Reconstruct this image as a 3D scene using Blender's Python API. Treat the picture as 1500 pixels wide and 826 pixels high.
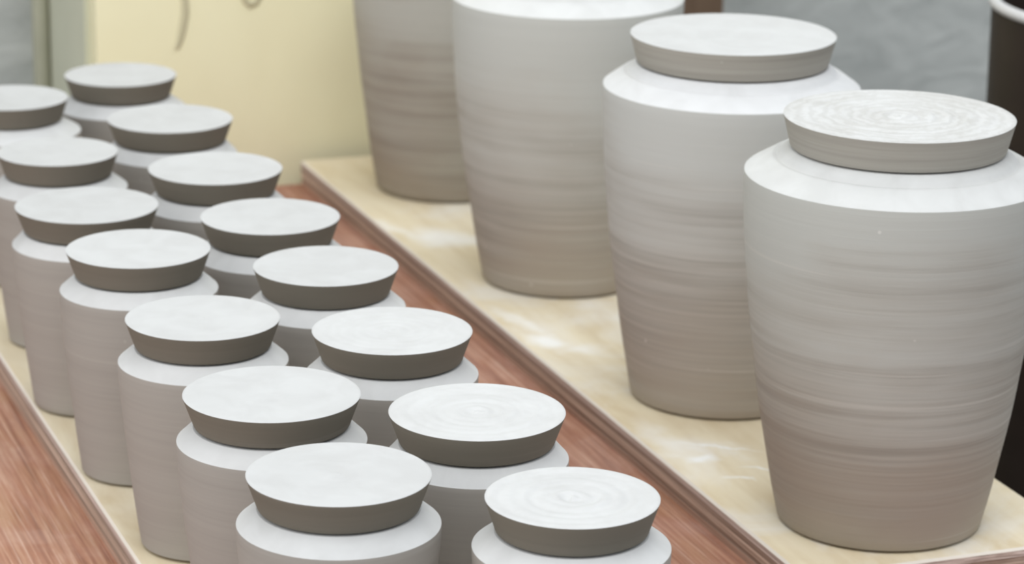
import bpy, math, random
import numpy as np
from mathutils import Matrix, Vector

for o in list(bpy.data.objects): bpy.data.objects.remove(o, do_unlink=True)
scene = bpy.context.scene
col = scene.collection
random.seed(7)

# ---------------------------------------------------------------- frame
# Everything is measured in units of one small lid (9 cm), on axes laid along the ware boards:
# a = across the boards, b = along them towards the wall, z = above the board tops.
U = 0.09
PHI = math.radians(20.3)
A0, B0 = 7.0, 20.0            # origin of the world, in (a, b)
ZT = 0.78                     # height of the board tops above the floor, metres
T = 0.24                      # thickness of the ware boards
def W3(a, b, z=0.0): return Vector(((a - A0) * U, (b - B0) * U, ZT + z * U))
def ab(x, y): return (x * math.cos(PHI) + y * math.sin(PHI), -x * math.sin(PHI) + y * math.cos(PHI))

# ---------------------------------------------------------------- camera
F, PITCH, ROLL, CZ = 4338.4, math.radians(16.5065), math.radians(0.893), 7.2106
fw = Vector((0, math.cos(PITCH), -math.sin(PITCH))); rt = Vector((1, 0, 0)); up = rt.cross(fw)
rt2 = math.cos(ROLL) * rt + math.sin(ROLL) * up
up2 = -math.sin(ROLL) * rt + math.cos(ROLL) * up
def rot(v): x, y = ab(v.x, v.y); return Vector((x, y, v.z))
R_, U_, F_ = rot(rt2), rot(up2), rot(fw)
cam = bpy.data.cameras.new('camera'); camo = bpy.data.objects.new('camera', cam); col.objects.link(camo)
M = Matrix((R_, U_, -F_)).transposed().to_4x4(); M.translation = W3(0, 0, CZ); camo.matrix_world = M
cam.sensor_width = 36; cam.sensor_fit = 'HORIZONTAL'; cam.lens = 36 * F / 1500
cam.clip_start = 0.05; cam.clip_end = 50
cam.dof.use_dof = True; cam.dof.focus_distance = 17.2 * U; cam.dof.aperture_fstop = 12.5
scene.camera = camo
def pix(px, py, axis, val):
    """point (a, b, z) where the sight line of a pixel meets a plane of constant a, b or z"""
    d = F_ + R_ * ((px - 750) / F) - U_ * ((py - 413) / F)
    k = 'abz'.index(axis); o = Vector((0, 0, CZ))
    return o + d * ((val - o[k]) / d[k])

# ---------------------------------------------------------------- light
world = bpy.data.worlds.new('world'); scene.world = world; world.use_nodes = True
bg = world.node_tree.nodes['Background']; bg.inputs[0].default_value = (0.93, 0.97, 1.0, 1); bg.inputs[1].default_value = 0.62
def area(name, a, b, z, sx, sy, power, colr, target):
    l = bpy.data.lights.new(name, 'AREA'); l.shape = 'RECTANGLE'; l.size = sx; l.size_y = sy; l.energy = power; l.color = colr
    o = bpy.data.objects.new(name, l); col.objects.link(o); o.location = W3(a, b, z)
    o.rotation_euler = (W3(*target) - o.location).to_track_quat('-Z', 'Y').to_euler()
    return o
area('overhead_light', 12, 24, 22, 1.6, 0.9, 13, (0.94, 0.98, 1.0), (8, 22, 0))
area('overhead_light', 3, 8, 24, 1.8, 1.2, 24, (0.97, 0.99, 1.0), (6, 24, 2))  # unseen lamp added to brighten the wall from the front
area('window_light', -16, 10, 12, 2.0, 1.6, 14, (1.0, 0.97, 0.93), (6, 21, 1))
scene.view_settings.view_transform = 'Standard'; scene.view_settings.look = 'None'
scene.view_settings.exposure = 0.25; scene.view_settings.gamma = 1.0; scene.view_settings.use_curve_mapping = False

# ---------------------------------------------------------------- material helpers
class N:
    def __init__(s, name, rough=0.85, spec=0.25):
        s.m = bpy.data.materials.new(name); s.m.use_nodes = True; s.t = s.m.node_tree
        s.b = s.t.nodes['Principled BSDF']; s.b.inputs['Roughness'].default_value = rough
        s.b.inputs['Specular IOR Level'].default_value = spec
        s.tc = s.t.nodes.new('ShaderNodeTexCoord')
    def n(s, typ, **k):
        x = s.t.nodes.new(typ)
        for a, v in k.items(): setattr(x, a, v)
        return x
    def l(s, a, b): s.t.links.new(a, b)
    def mapping(s, scale, rotv=(0, 0, 0), src='Object', loc=(0, 0, 0)):
        m = s.n('ShaderNodeMapping'); m.inputs['Scale'].default_value = scale; m.inputs['Rotation'].default_value = rotv
        m.inputs['Location'].default_value = loc
        s.l(s.tc.outputs[src], m.inputs[0]); return m.outputs[0]
    def noise(s, vec, scale=1.0, detail=4, rough=0.55, dist=0.0):
        x = s.n('ShaderNodeTexNoise'); x.inputs['Scale'].default_value = scale; x.inputs['Detail'].default_value = detail
        x.inputs['Roughness'].default_value = rough; x.inputs['Distortion'].default_value = dist
        s.l(vec, x.inputs['Vector']); return x.outputs['Fac']
    def ramp(s, fac, stops):
        r = s.n('ShaderNodeValToRGB'); e = r.color_ramp.elements
        while len(e) < len(stops): e.new(0.5)
        for i, (p, c) in enumerate(stops):
            e[i].position = p; e[i].color = tuple(c) + (1,) if not isinstance(c, (int, float)) else (c, c, c, 1)
        s.l(fac, r.inputs[0]); return r.outputs[0]
    def mix(s, fac, a, b, mode='MIX'):
        x = s.n('ShaderNodeMix', data_type='RGBA', blend_type=mode)
        for v, i in ((fac, 0), (a, 6), (b, 7)):
            if isinstance(v, (int, float)): x.inputs[i].default_value = v
            elif isinstance(v, tuple): x.inputs[i].default_value = v + (1,)
            else: s.l(v, x.inputs[i])
        return x.outputs[2]
    def math(s, op, a, b=None, c=None):
        x = s.n('ShaderNodeMath', operation=op)
        for i, v in enumerate((a, b, c)):
            if v is None: continue
            if isinstance(v, (int, float)): x.inputs[i].default_value = v
            else: s.l(v, x.inputs[i])
        return x.outputs[0]
    def bump(s, h, strength=0.2, dist=0.002):
        x = s.n('ShaderNodeBump'); x.inputs['Strength'].default_value = strength; x.inputs['Distance'].default_value = dist
        s.l(h, x.inputs['Height']); s.l(x.outputs[0], s.b.inputs['Normal'])
    def out(s, c):
        if isinstance(c, tuple): s.b.inputs['Base Color'].default_value = c + (1,)
        else: s.l(c, s.b.inputs['Base Color'])
        return s.m
    def tint(s, c):
        o = s.n('ShaderNodeObjectInfo'); return s.mix(1.0, c, o.outputs['Color'], 'MULTIPLY')
    def rnd(s): return s.n('ShaderNodeObjectInfo').outputs['Random']
    def jitter(s, vec, amount=20.0):
        a = s.n('ShaderNodeVectorMath', operation='ADD'); c = s.n('ShaderNodeCombineXYZ')
        r = s.math('MULTIPLY', s.rnd(), amount)
        s.l(r, c.inputs[0]); s.l(r, c.inputs[1]); s.l(r, c.inputs[2]); s.l(vec, a.inputs[0]); s.l(c.outputs[0], a.inputs[1]); return a.outputs[0]

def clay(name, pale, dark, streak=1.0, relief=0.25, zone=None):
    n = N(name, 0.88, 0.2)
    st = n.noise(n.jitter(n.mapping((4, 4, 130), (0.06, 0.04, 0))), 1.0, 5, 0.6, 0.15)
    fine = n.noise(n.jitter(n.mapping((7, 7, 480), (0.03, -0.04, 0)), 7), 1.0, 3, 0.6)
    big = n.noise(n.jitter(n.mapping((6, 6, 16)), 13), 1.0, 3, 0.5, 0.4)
    if zone:                                                          # browner towards the foot; the change is a ragged, streaky band
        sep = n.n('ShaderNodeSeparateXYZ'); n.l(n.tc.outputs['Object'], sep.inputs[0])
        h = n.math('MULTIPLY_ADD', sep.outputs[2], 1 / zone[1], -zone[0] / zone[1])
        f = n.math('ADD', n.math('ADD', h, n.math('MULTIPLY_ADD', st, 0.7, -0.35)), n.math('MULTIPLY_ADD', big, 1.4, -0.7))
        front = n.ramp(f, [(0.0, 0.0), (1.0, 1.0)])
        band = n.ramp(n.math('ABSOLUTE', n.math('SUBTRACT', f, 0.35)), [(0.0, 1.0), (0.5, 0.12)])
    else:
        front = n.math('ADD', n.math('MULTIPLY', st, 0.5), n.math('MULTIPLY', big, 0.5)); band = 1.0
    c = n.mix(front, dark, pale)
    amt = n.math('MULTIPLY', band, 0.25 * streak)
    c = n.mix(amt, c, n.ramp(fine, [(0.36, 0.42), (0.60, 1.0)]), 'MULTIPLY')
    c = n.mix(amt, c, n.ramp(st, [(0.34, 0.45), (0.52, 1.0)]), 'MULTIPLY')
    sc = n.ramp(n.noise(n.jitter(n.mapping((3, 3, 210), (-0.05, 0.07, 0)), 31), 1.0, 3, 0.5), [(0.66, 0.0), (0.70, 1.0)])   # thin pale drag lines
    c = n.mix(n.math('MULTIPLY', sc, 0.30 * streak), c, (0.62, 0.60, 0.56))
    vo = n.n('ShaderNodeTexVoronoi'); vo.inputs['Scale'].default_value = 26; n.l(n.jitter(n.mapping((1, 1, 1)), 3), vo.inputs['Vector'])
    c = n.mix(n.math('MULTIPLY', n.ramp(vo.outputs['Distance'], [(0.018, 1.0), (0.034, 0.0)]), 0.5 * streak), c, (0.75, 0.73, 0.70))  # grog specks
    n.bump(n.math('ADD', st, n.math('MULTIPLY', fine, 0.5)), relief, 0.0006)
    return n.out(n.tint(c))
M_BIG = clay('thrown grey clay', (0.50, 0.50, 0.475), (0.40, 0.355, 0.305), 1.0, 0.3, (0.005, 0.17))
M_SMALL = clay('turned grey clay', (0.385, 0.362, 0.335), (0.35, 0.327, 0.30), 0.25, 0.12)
M_LIDSMALL = clay('small lid clay', (0.20, 0.182, 0.15), (0.18, 0.162, 0.132), 0.2, 0.1)  # small lids' sides, darker than their tops and bodies
M_LIDBIG = clay('thrown lid clay', (0.44, 0.42, 0.38), (0.34, 0.31, 0.265), 0.6, 0.2)  # tall lids' sides, darker than their tops
def lit(name, c1, c2, rings=0.0):  # pale clay for upward faces: overhead light put into the colour
    n = N(name, 0.9, 0.15)
    f = n.noise(n.jitter(n.mapping((40, 40, 40)), 9), 1.0, 4, 0.55, 0.6)
    c = n.ramp(f, [(0.35, c1), (0.65, c2)])
    if rings:                                                         # slip left in the throwing rings
        w = n.n('ShaderNodeTexWave', wave_type='RINGS', rings_direction='Z'); n.l(n.tc.outputs['Object'], w.inputs['Vector'])
        w.inputs['Scale'].default_value = 42; w.inputs['Distortion'].default_value = 9; w.inputs['Detail'].default_value = 4; w.inputs['Detail Scale'].default_value = 1.6; w.inputs['Detail Roughness'].default_value = 0.7
        c = n.mix(rings, c, n.ramp(w.outputs['Fac'], [(0.2, (0.62, 0.60, 0.56)), (0.8, (1.0, 1.0, 1.0))]), 'MULTIPLY')
    n.bump(n.noise(n.mapping((400, 400, 400)), 1.0, 2), 0.06, 0.0005)
    return n.out(n.tint(c))
M_LITRING = lit('dry pale clay with throwing rings', (0.545, 0.54, 0.53), (0.60, 0.60, 0.60), 0.22)
M_LITFAINT = lit('dry pale clay with faint rings', (0.545, 0.545, 0.545), (0.585, 0.588, 0.59), 0.05)
M_LIT = lit('dry pale clay', (0.525, 0.525, 0.525), (0.565, 0.568, 0.57))
M_LITBODY = lit('dry pale shoulder clay', (0.575, 0.575, 0.573), (0.625, 0.627, 0.627))  # shoulder faces up, so the light on it is painted in

def birch(spots=(), dust=0.6):
    n = N('birch plywood', 0.7, 0.3)
    g = n.noise(n.jitter(n.mapping((60, 4.5, 60))), 1.0, 6, 0.6, 0.5)
    w = n.noise(n.jitter(n.mapping((14, 5, 14)), 3), 1.0, 4, 0.55, 1.8)
    c = n.ramp(w, [(0.3, (0.66, 0.54, 0.36)), (0.5, (0.76, 0.66, 0.48)), (0.72, (0.82, 0.73, 0.57))])
    c = n.mix(0.35, c, n.ramp(g, [(0.35, (0.60, 0.48, 0.31)), (0.65, (0.82, 0.74, 0.57))]))
    d1 = n.noise(n.mapping((13, 9, 13), (0, 0, 0.5), loc=(3.1, 0, 0)), 1.0, 6, 0.6, 0.7)      # dried clay wiped over the board
    c = n.mix(n.math('MULTIPLY', n.ramp(d1, [(0.52, 0.0), (0.68, 1.0)]), dust), c, (0.84, 0.81, 0.76))
    dn = n.n('ShaderNodeTexNoise'); dn.inputs['Scale'].default_value = 45; dn.inputs['Detail'].default_value = 4; n.l(n.tc.outputs['Object'], dn.inputs['Vector'])
    dv = n.n('ShaderNodeVectorMath', operation='MULTIPLY_ADD'); n.l(dn.outputs['Color'], dv.inputs[0])
    dv.inputs[1].default_value = (0.024, 0.024, 0); dv.inputs[2].default_value = (-0.012, -0.012, 0)
    wv = n.n('ShaderNodeVectorMath', operation='ADD'); n.l(n.tc.outputs['Object'], wv.inputs[0]); n.l(dv.outputs[0], wv.inputs[1])
    for (x, y, ang, lx, ly, k) in spots:                              # splashes of dried white slip
        m = n.n('ShaderNodeMapping', vector_type='TEXTURE'); m.inputs['Location'].default_value = (x, y, 0); m.inputs['Rotation'].default_value = (0, 0, ang)
        m.inputs['Scale'].default_value = (lx, ly, 1); n.l(wv.outputs[0], m.inputs[0])
        sx = n.n('ShaderNodeVectorMath', operation='MULTIPLY'); n.l(m.outputs[0], sx.inputs[0]); sx.inputs[1].default_value = (1, 1, 0)
        le = n.n('ShaderNodeVectorMath', operation='LENGTH'); n.l(sx.outputs[0], le.inputs[0])
        c = n.mix(n.math('MULTIPLY', n.ramp(le.outputs['Value'], [(0.3, 1.0), (1.0, 0.0)]), k), c, (0.90, 0.89, 0.87))
    n.bump(g, 0.06, 0.0006)
    return n.out(c)
M_BIRCH = birch((), 0.15)
RB = (7.92, 10.02, 16.0, 27.42)              # the tall jars' board: a and b limits
SP = []
for px, py, ang, lx, ly, k in [(645, 348, 0.1, .30, .42, .75), (690, 352, 0.0, .22, .25, .5), (800, 500, 0.4, .18, .26, .9), (850, 512, 0.0, .25, .16, .5), (575, 333, 0.3, .10, .5, .5),
                               (1022, 672, 0.0, .16, .12, .9), (1045, 655, 0.9, .03, .40, .8), (1115, 688, -0.5, .20, .03, .8), (1082, 702, 0.8, .03, .14, .7), (1000, 655, 0.2, .28, .3, .45), (960, 640, 0, .15, .5, .4),
                               (1190, 790, 0.0, .06, .3, .3), (760, 470, 0.2, .10, .6, .5), (1460, 770, 0.2, .3, .2, .3)]:
    q = pix(px, py, 'z', 0.0)
    SP.append(((q.x - (RB[0] + RB[1]) / 2) * U, (q.y - (RB[2] + RB[3]) / 2) * U, ang, lx * U, ly * U, k))
M_BIRCH_SLIP = birch(SP)
def ply_edge():
    n = N('weathered plywood edge', 0.8, 0.2)
    g = n.noise(n.jitter(n.mapping((50, 7, 900))), 1.0, 5, 0.65, 0.2)
    w = n.noise(n.jitter(n.mapping((10, 10, 40)), 5), 1.0, 3)
    c = n.ramp(g, [(0.32, (0.15, 0.10, 0.075)), (0.5, (0.33, 0.25, 0.20)), (0.68, (0.52, 0.43, 0.37))])
    c = n.mix(n.math('MULTIPLY', w, 0.45), c, (0.36, 0.30, 0.275))
    n.bump(g, 0.4, 0.001)
    return n.out(n.tint(c))
M_PLYEDGE = ply_edge()
M_WORN = N('worn plywood corner', 0.8, 0.2).out((0.74, 0.685, 0.61))
def red_wood():
    n = N('worn red painted wood', 0.6, 0.3)
    fib = n.noise(n.jitter(n.mapping((210, 7, 210), (0, 0, 0.03))), 1.0, 8, 0.72, 0.4)
    hair = n.noise(n.jitter(n.mapping((950, 8, 950), (0, 0, -0.05)), 11), 1.0, 4, 0.65, 0.5)
    blo = n.noise(n.jitter(n.mapping((13, 10, 13), (0, 0, 0.5)), 3), 1.0, 4, 0.55, 0.9)
    c = n.ramp(blo, [(0.36, (0.40, 0.215, 0.115)), (0.48, (0.42, 0.215, 0.145)), (0.60, (0.52, 0.325, 0.255))])
    c = n.mix(0.55, c, n.ramp(fib, [(0.36, (0.17, 0.07, 0.05)), (0.48, (0.37, 0.18, 0.12)), (0.58, (0.48, 0.29, 0.20)), (0.68, (0.66, 0.50, 0.40))]))
    c = n.mix(n.math('MULTIPLY', n.ramp(hair, [(0.55, 0.0), (0.66, 1.0)]), 0.55), c, (0.74, 0.57, 0.48))      # pale scratches in the paint
    c = n.mix(n.math('MULTIPLY', n.ramp(hair, [(0.33, 1.0), (0.45, 0.0)]), 0.6), c, (0.19, 0.09, 0.06))
    n.bump(n.math('ADD', fib, hair), 0.3, 0.001)
    return n.out(n.tint(c))
M_RED = red_wood()
def yellow_wall():
    n = N('cream yellow plaster', 0.9, 0.15)
    f = n.noise(n.mapping((3.5, 3.5, 3.5), src='Object'), 1.0, 4, 0.6, 0.4)
    c = n.ramp(f, [(0.35, (0.82, 0.77, 0.53)), (0.65, (0.87, 0.83, 0.59))])
    n.bump(n.noise(n.mapping((40, 40, 40)), 1.0, 4), 0.15, 0.002)
    return n.out(c)
M_YELLOW = yellow_wall()
M_STAIN = N('old wall stain', 0.9, 0.1).out((0.56, 0.52, 0.36))
def grey_wall():
    n = N('rough grey concrete', 0.9, 0.15)
    f = n.noise(n.mapping((15, 15, 34), (0, 0.35, 0)), 1.0, 5, 0.6, 0.8)
    g = n.noise(n.mapping((60, 60, 60)), 1.0, 3)
    c = n.ramp(f, [(0.34, (0.44, 0.46, 0.45)), (0.64, (0.58, 0.60, 0.585))])
    n.bump(n.math('ADD', f, n.math('MULTIPLY', g, 0.3)), 0.4, 0.004)
    return n.out(c)
M_GREY = grey_wall()
def brown_wood():
    n = N('brown wood', 0.6, 0.3)
    f = n.noise(n.mapping((60, 60, 3)), 1.0, 5)
    return n.out(n.ramp(f, [(0.3, (0.11, 0.07, 0.045)), (0.7, (0.165, 0.11, 0.072))]))
M_BROWN = brown_wood()
def plain(name, c, rough=0.6, var=0.1, scale=30, spec=0.3):
    n = N(name, rough, spec); f = n.noise(n.mapping((scale,) * 3), 1.0, 3)
    return n.out(n.ramp(f, [(0.3, tuple(x * (1 - var) for x in c)), (0.7, tuple(x * (1 + var) for x in c))]))
M_BIN = plain('dark brown plastic', (0.028, 0.019, 0.015), 0.5)
M_BINRIM = plain('white enamel rim', (0.62, 0.62, 0.63), 0.4, 0.03)
M_FLOOR = plain('dark floor', (0.05, 0.045, 0.04), 0.8, 0.2, 6)
M_PIPE = plain('olive grey paint', (0.40, 0.40, 0.31), 0.6, 0.05)
M_TABLEFRAME = plain('dark table frame wood', (0.16, 0.08, 0.05), 0.7, 0.2)

# ---------------------------------------------------------------- object helpers
def link(name, mesh, mats, parent=None):
    o = bpy.data.objects.new(name, mesh); col.objects.link(o)
    if not mesh.materials:
        for m in mats: mesh.materials.append(m)
    if parent: o.parent = parent
    return o
def empty(name, loc, rz=0.0):
    o = bpy.data.objects.new(name, None); col.objects.link(o); o.location = loc; o.rotation_euler[2] = rz; o.empty_display_size = 0.05
    return o
def tag(o, label=None, cat=None, group=None, kind=None):
    if label: o['label'] = label
    if cat: o['category'] = cat
    if group: o['group'] = group
    if kind: o['kind'] = kind
    return o
def lathe(name, prof, segs=96, mat_of=None, relief=None, smooth=32):
    """prof: (r, z) from the bottom axis to the top axis; relief(r, theta) lifts the surface of rings flagged as top"""
    vs, fs, mi = [], [], []
    rings = []
    for i, (r, z) in enumerate(prof):
        if r < 1e-6: rings.append([len(vs)]); vs.append((0, 0, z)); continue
        ids = []
        for k in range(segs):
            th = 2 * math.pi * k / segs
            dz = relief(i, r, th) if relief else 0
            ids.append(len(vs)); vs.append((r * math.cos(th), r * math.sin(th), z + dz))
        rings.append(ids)
    for i in range(len(rings) - 1):
        A, B = rings[i], rings[i + 1]
        for k in range(segs):
            k2 = (k + 1) % segs
            if len(A) == 1 and len(B) == 1: continue
            if len(A) == 1: fs.append((A[0], B[k2], B[k]))
            elif len(B) == 1: fs.append((A[k], A[k2], B[0]))
            else: fs.append((A[k], A[k2], B[k2], B[k]))
            mi.append(mat_of(i) if mat_of else 0)
    me = bpy.data.meshes.new(name); me.from_pydata(vs, [], fs)
    me.polygons.foreach_set('material_index', mi); me.shade_smooth(); me.set_sharp_from_angle(angle=math.radians(smooth)); me.update()
    return me
def box_mesh(name, x0, x1, y0, y1, z0, z1, bev=0.0, top_slot=0, side_slot=0, bev_slot=0):
    """box whose four upper edges carry a chamfer of width bev"""
    b = bev
    vs = [(x0, y0, z0), (x1, y0, z0), (x1, y1, z0), (x0, y1, z0),
          (x0, y0, z1 - b), (x1, y0, z1 - b), (x1, y1, z1 - b), (x0, y1, z1 - b)]
    fs = [(3, 2, 1, 0)] + [(i, (i + 1) % 4, 4 + (i + 1) % 4, 4 + i) for i in range(4)]; mi = [side_slot] * 5
    if b > 0:
        vs += [(x0 + b, y0 + b, z1), (x1 - b, y0 + b, z1), (x1 - b, y1 - b, z1), (x0 + b, y1 - b, z1)]
        fs += [(4 + i, 4 + (i + 1) % 4, 8 + (i + 1) % 4, 8 + i) for i in range(4)]; mi += [bev_slot] * 4
        fs.append((8, 9, 10, 11))
    else: fs.append((4, 5, 6, 7))
    mi.append(top_slot)
    me = bpy.data.meshes.new(name); me.from_pydata(vs, [], fs); me.polygons.foreach_set('material_index', mi); me.update()
    return me

# ---------------------------------------------------------------- the setting
BW = 27.62                                   # face of the yellow pier
BG = 30.4                                    # grey wall behind it
ZF = -ZT / U                                 # floor level in units
def struct_box(name, a0, a1, b0, b1, z0, z1, mats, parent=None, bev=0.0):
    me = box_mesh(name, 0, (a1 - a0) * U, 0, (b1 - b0) * U, 0, (z1 - z0) * U, bev)
    o = link(name, me, mats, parent); o.location = W3(a0, b0, z0)
    return tag(o, kind='structure')
struct_box('floor', -30, 36, -8, BG + 2, ZF - 1, ZF, [M_FLOOR])
struct_box('wall_back', -30, 36, BG, BG + 1.5, ZF, 25, [M_GREY])
aL = pix(141, 60, 'b', BW).x; aR = pix(1004, 20, 'b', BW).x; aP = pix(1053, 20, 'b', BW).x
pier = struct_box('wall_pier', aL, aR - 0.3, BW, BG, ZF, 25, [M_YELLOW])
struct_box('trim_1', aR - 0.3, aP, BW - 0.1, BW + 0.9, ZF, 25, [M_BROWN])
M_RETURN_SHADE = plain('shaded return grey green', (0.60, 0.61, 0.49), 0.7, 0.05, 8)  # shade on the pier's side face put into the colour
struct_box('return_shade', aL - 0.05, aL, BW + 0.28, BG, ZF, 25, [M_RETURN_SHADE], None, 0.0)  # added sheet that carries the shade of the yellow pier's return
# stains on the pier: thin raised smears of old paint, traced on the wall
def smear(pts, w):
    P = [pix(x, y, 'b', BW) for x, y in pts]; vs, fs = [], []
    for i, p in enumerate(P):
        q = P[min(i + 1, len(P) - 1)] - P[max(i - 1, 0)]; nrm = Vector((-q.z, 0, q.x)).normalized()
        ww = w * (0.45 + 0.55 * math.sin(math.pi * (i + 0.6) / (len(P) + 0.2)))
        for s, dp in ((-1, 0), (-.5, .02), (.5, .02), (1, 0)):
            c = p + nrm * ww * s * 0.5; vs.append(tuple(W3(c.x, BW - dp, c.z) - pier.location))
    for i in range(len(P) - 1):
        for k in range(3): fs.append((4 * i + k, 4 * i + k + 1, 4 * i + k + 5, 4 * i + k + 4))
    me = bpy.data.meshes.new('stain'); me.from_pydata(vs, [], fs); me.shade_smooth(); me.update()
    return link('stain', me, [M_STAIN], pier)
smear([(264, -40), (269, -15), (271, 5), (271, 22), (268, 38), (265, 52), (262, 63), (258, 71)], 0.085)
smear([(351, -30), (355, -10), (361, 2), (367, 7), (374, 4), (380, -6), (383, -20)], 0.085)
# conduit running up the shaded return of the pier
bC = 29.65
pc = lathe('conduit', [(0, 0), (0.085 * U, 0), (0.085 * U, 24 * U - ZF * U), (0, 24 * U - ZF * U)], 24)
o = link('conduit', pc, [M_PIPE]); o.location = W3(aL - 0.14, bC, ZF); tag(o, 'olive grey vertical pipe on the side of the yellow pier', 'pipe')

# ---------------------------------------------------------------- table
TA0, TA1, TB0, TB1 = -0.6, 9.92, 12.4, 27.45
table = tag(empty('work_table', W3(5, 20, ZF)), 'long work table of worn red painted planks under the plywood boards', 'table')
base = table.location
def tpart(name, a0, a1, b0, b1, z0, z1, mat, bev=0.03, tintc=None):
    me = box_mesh(name, -(a1 - a0) * U / 2, (a1 - a0) * U / 2, -(b1 - b0) * U / 2, (b1 - b0) * U / 2, 0, (z1 - z0) * U, bev * U)
    o = link(name, me, [mat], table); o.location = W3((a0 + a1) / 2, (b0 + b1) / 2, z0) - base
    if tintc: o.color = tintc + (1,)
    return o
seams = [TA0, 1.9, 5.0, 8.6, TA1]
tones = [(1, 1, 1), (1.08, 1.05, 1.02), (0.95, 0.9, 0.9), (1, .95, .95)]
for i in range(4): tpart('plank', seams[i] + 0.012, seams[i + 1] - 0.012, TB0, TB1, -T - 0.36, -T, M_RED, 0.03, tones[i])
for a in (TA0 + 0.3, TA1 - 1.2):
    for b in (TB0 + 0.5, TB1 - 1.4): tpart('leg', a, a + 0.9, b, b + 0.9, ZF, -T - 0.36, M_TABLEFRAME)
for a in (TA0 + 0.5, TA1 - 0.9): tpart('apron', a, a + 0.4, TB0 + 1.4, TB1 - 1.4, -T - 1.5, -T - 0.36, M_TABLEFRAME)
for b in (TB0 + 0.75, TB1 - 1.15): tpart('apron', TA0 + 1.2, TA1 - 1.2, b, b + 0.4, -T - 1.5, -T - 0.36, M_TABLEFRAME)

# ---------------------------------------------------------------- plywood ware boards
def ware_board(a0, a1, b0, b1, yaw, label, top):
    ac, bc = (a0 + a1) / 2, (b0 + b1) / 2
    root = tag(empty('plywood_board', W3(ac, bc, -T), math.radians(yaw)), label, 'board', 'plywood ware boards on the table')
    tn = [(1.35, 1.15, 1.05), (1.05, 1.0, 0.95), (1.5, 1.45, 1.4), (1.0, 0.95, 0.92), (1.6, 1.68, 1.8)]
    z = 0.0
    for k, h in enumerate((0.045, 0.045, 0.05, 0.04, 0.06)):
        e = [random.uniform(0, 0.014) if k < 4 else 0 for _ in range(4)]
        me = box_mesh('ply_layer', (a0 - ac + e[0]) * U, (a1 - ac - e[1]) * U, (b0 - bc + e[2]) * U, (b1 - bc - e[3]) * U, z * U, (z + h) * U,
                      0.016 * U if k == 4 else 0.0, 1 if k == 4 else 0, 0, 2)
        o = link('ply_layer', me, [M_PLYEDGE, top, M_WORN], root); o.color = tn[k] + (1,)
        z += h
    return root
ware_board(3.92, 6.13, 13.2, 27.2, 0.5, 'pale plywood board carrying two rows of small jars', M_BIRCH)
ware_board(*RB, 0.3, 'pale plywood board carrying the four tall jars', M_BIRCH_SLIP)

# ---------------------------------------------------------------- jars
def lid_mesh(rt, ru, z0, z1, relief, phase):
    e = 0.010
    pr = [(0, z0 + 0.03), (ru - 0.095, z0 + 0.03), (ru - 0.09, z0), (ru - 0.004, z0), (ru, z0 + 0.006)]
    nside = 4
    for k in range(1, nside + 1): pr.append((ru + (rt - ru) * k / nside, z0 + 0.006 + (z1 - z0 - 0.006 - e) * k / nside))
    pr += [(rt + 0.001, z1 - 0.004), (rt - 0.006, z1)]
    first_top = len(pr) - 1
    nr = 44
    for k in range(1, nr): pr.append(((rt - 0.006) * (1 - k / nr), z1))
    pr.append((0, z1))
    amp, per = relief
    def rel(i, r, th):
        if i < first_top + 2: return 0
        r = r / U; q = r / rt
        env = min(1, (1 - q) * 7) * (0.35 + 0.65 * math.exp(-(q / 0.55) ** 2))
        d = amp * env * math.sin(2 * math.pi * r / per - th + phase) * (0.7 + 0.3 * math.sin(3 * th + phase))
        d += amp * 0.45 * env * math.sin(2 * math.pi * r / (per * 0.43) + 2.0 + 0.5 * math.sin(th))
        return (d - 0.004 * (1 - q * q)) * U
    pr2 = [(r * U, z * U) for r, z in pr]
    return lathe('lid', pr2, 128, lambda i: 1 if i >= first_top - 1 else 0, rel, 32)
def body_mesh(rb, rs, hs, ro, rn, hn, ztop, pw, big, seed):
    rr = random.Random(seed)
    ph = [rr.uniform(0, 6.28) for _ in range(3)]
    pr = [(0, 0.012), (rb - 0.20, 0.012), (rb - 0.18, 0.0), (rb - 0.14, 0.0), (rb - 0.13, 0.020), (rb - 0.004, 0.021), (rb, 0.026)]
    n = 34
    wob = 0.0022 if big else 0.0010
    for k in range(1, n + 1):
        t = k / n; z = 0.028 + (hs - 0.014 - 0.028) * t
        r = rb + (rs - rb) * (1 - (1 - t) ** pw)
        r += wob * (math.sin(9 * t + ph[0]) + 0.7 * math.sin(23 * t + ph[1])) * min(1, (1 - t) * 6)
        pr.append((r, z))
    pr += [(rs - 0.001, hs - 0.006), (rs - 0.008, hs)]
    first = len(pr) - 2
    m = 24
    for k in range(1, m + 1):
        t = k / m; r = rs - 0.008 + (ro - rs + 0.008) * t; z = hs + (hn - hs) * (t * 0.9 + 0.1 * math.sin(t * math.pi / 2))
        if big: z -= 0.022 * math.exp(-((t - 0.72) / 0.08) ** 2)      # shallow groove beside the neck
        pr.append((r, z))
    pr += [(rn, hn), (rn - 0.004, ztop), (rn - 0.05, ztop), (rn - 0.06, hs - 0.05), (0, hs - 0.06)]
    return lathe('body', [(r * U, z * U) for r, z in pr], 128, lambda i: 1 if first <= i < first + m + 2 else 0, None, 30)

ORD = ['first', 'second', 'third', 'fourth', 'fifth', 'sixth', 'seventh', 'eighth']
SMALL = dict(rs=.554, hs=1.281, ru=.443, hu=1.379, ht=1.561, rb=.425)
BIG = dict(rt=.757, ru=.709, rs=.965, rb=.69, hs=2.427, hu=2.601, ht=2.809)
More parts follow.
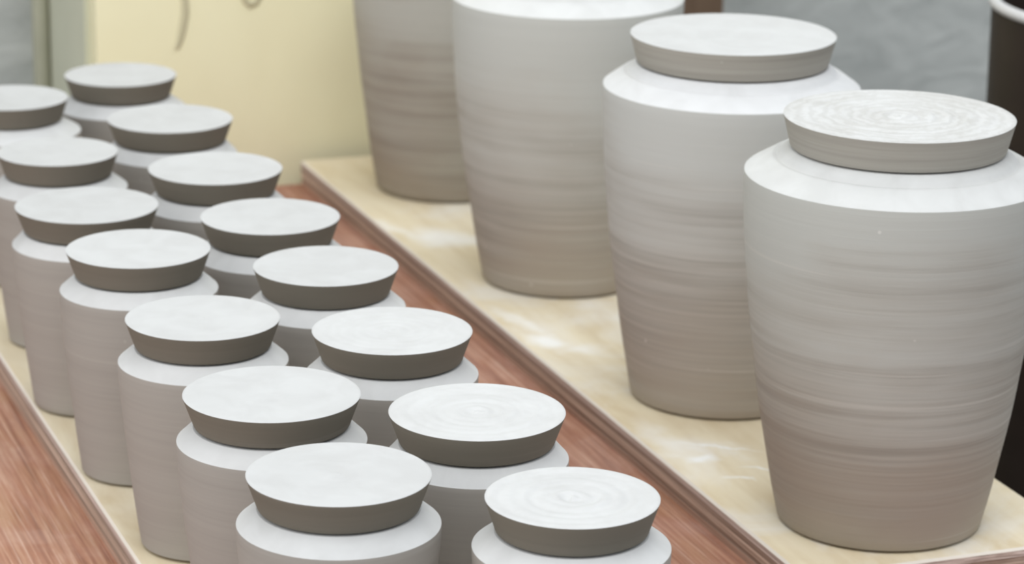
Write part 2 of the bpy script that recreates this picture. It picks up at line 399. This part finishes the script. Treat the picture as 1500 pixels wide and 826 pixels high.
# name: fit position (x, y), lid size, height and shoulder variations, lid relief, body tone
JARS = [
 ('L1', -0.932, 15.245, .018, .025, .021), ('L2', -1.409, 16.577, .050, .030, .022), ('L3', -1.989, 18.224, -.006, -.019, -.006),
 ('L4', -2.575, 19.596, -.011, .045, -.016), ('L5', -3.135, 21.026, .047, -.038, -.003), ('L6', -3.585, 22.584, -.060, -.028, -.024),
 ('L7', -4.242, 24.335, -.050, -.008, .040),
 ('R1', 0.347, 15.098, -.045, -.035, -.013), ('R2', -0.192, 16.377, .035, .008, -.020), ('R3', -0.753, 17.870, .014, .026, -.007),
 ('R4', -1.268, 19.345, -.014, .015, -.016), ('R5', -1.754, 20.647, .005, .002, 0.), ('R6', -2.287, 22.005, .023, .006, 0.),
 ('R7', -2.824, 23.652, .022, -.003, -.017), ('R8', -3.455, 25.361, -.030, -.025, .012),
 ('B1', 2.513, 18.858, -.002, -.010, .035), ('B2', 1.603, 21.459, .002, -.021, -.012), ('B3', 0.432, 24.518, 0., .031, .011), ('B4', -0.625, 27.559, 0., 0., -.030)]
RELIEF = {'R1': (0.0095, 0.21), 'R2': (0.0045, 0.17), 'R3': (0.0020, 0.17), 'L1': (0.0014, 0.2), 'B1': (0.0075, 0.13), 'B2': (0.0018, 0.16)}
BIGLABEL = {'B1': 'tall grey clay jar with ringed lid at the free end of its plywood board',
            'B2': 'tall grey clay jar with smooth white lid, second from the free board end',
            'B3': 'tall pale clay jar, second from the yellow wall on the plywood board',
            'B4': 'tall browner clay jar standing nearest the yellow wall'}
TONE = {'B1': (0.95, 0.95, 0.94), 'B2': (1.06, 1.06, 1.07), 'B3': (1.05, 1.05, 1.04), 'B4': (0.87, 0.85, 0.81)}
for i, (nm, x, y, e0, e1, e2) in enumerate(JARS):
    a, b = ab(x, y); big = nm[0] == 'B'; D = BIG if big else SMALL
    rt_ = (D.get('rt', 0.5)) * (1 + e0); ru_ = D['ru'] * (1 + e0); rs_ = D['rs'] * (1 + e2)
    hs_, hu_, ht_ = D['hs'] + e1, D['hu'] + e1, D['ht'] + e1
    rz = random.uniform(0, 6.28)
    root = empty('tall_jar' if big else 'small_jar', W3(a, b, 0), rz)
    if big: label, grp = BIGLABEL[nm], 'tall lidded jars on the plywood board'
    else:
        k = {'L': 7, 'R': 8}[nm[0]] - int(nm[1])
        label = 'small clay jar with flared lid, %s from yellow wall in row %s' % (ORD[k], 'nearer tall jars' if nm[0] == 'R' else 'farther from tall jars')
        grp = 'small lidded jars in two rows'
    tag(root, label, 'jar', grp)
    rn = ru_ - 0.11
    bm = body_mesh(D['rb'], rs_, hs_, ru_ + 0.002, rn, hu_ - 0.015, hu_ + 0.030, 1.7 if big else 1.35, big, i)
    bo = link('body', bm, [M_BIG if big else M_SMALL, M_LITBODY], root)
    lm = lid_mesh(rt_, ru_, hu_, ht_, RELIEF.get(nm, (0.0007, 0.2)), random.uniform(0, 6.28))
    lo = link('lid', lm, [M_LIDBIG if big else M_LIDSMALL, M_LITRING if nm == 'B1' else M_LITFAINT if nm in ('R1', 'R2', 'R3') else M_LIT], root)
    t = TONE.get(nm) or tuple(random.uniform(0.97, 1.03) for _ in range(1)) * 3
    bo.color = t + (1,)
    g = random.uniform(0.97, 1.02); lo.color = (g, g, g, 1)

# ---------------------------------------------------------------- bin beside the table
bb = 22.0; rB = 1.55
# left flank of the bin on the sight line through x = 1453
p = pix(1454, 60, 'b', bb); aB = p.x + rB * 1.03 + 0.13
rimz = pix(1470, 26, 'b', bb).z
bin_ = tag(empty('waste_bin', W3(aB, bb, ZF)), 'tall dark brown bin with a white rim standing beside the table', 'bin')
H = rimz - ZF
prof = [(0, 0), (1.42, 0), (1.46, .06)]
for k in range(1, 30):
    t = k / 30; prof.append((1.46 + 0.07 * t + (0.02 if k in (8, 9, 20, 21) else 0), .06 + (H - .1) * t))
prof += [(1.53, H - .03), (1.46, H - .03), (1.40, 0.2), (0, 0.2)]
link('body', lathe('body', [(r * U, z * U) for r, z in prof], 96), [M_BIN], bin_)
rp = [(1.44 + 0.075 + 0.05 * math.cos(q), H + 0.02 + 0.05 * math.sin(q)) for q in [2 * math.pi * k / 16 for k in range(17)]]
link('rim', lathe('rim', [(r * U, z * U) for r, z in rp], 96), [M_BINRIM], bin_)
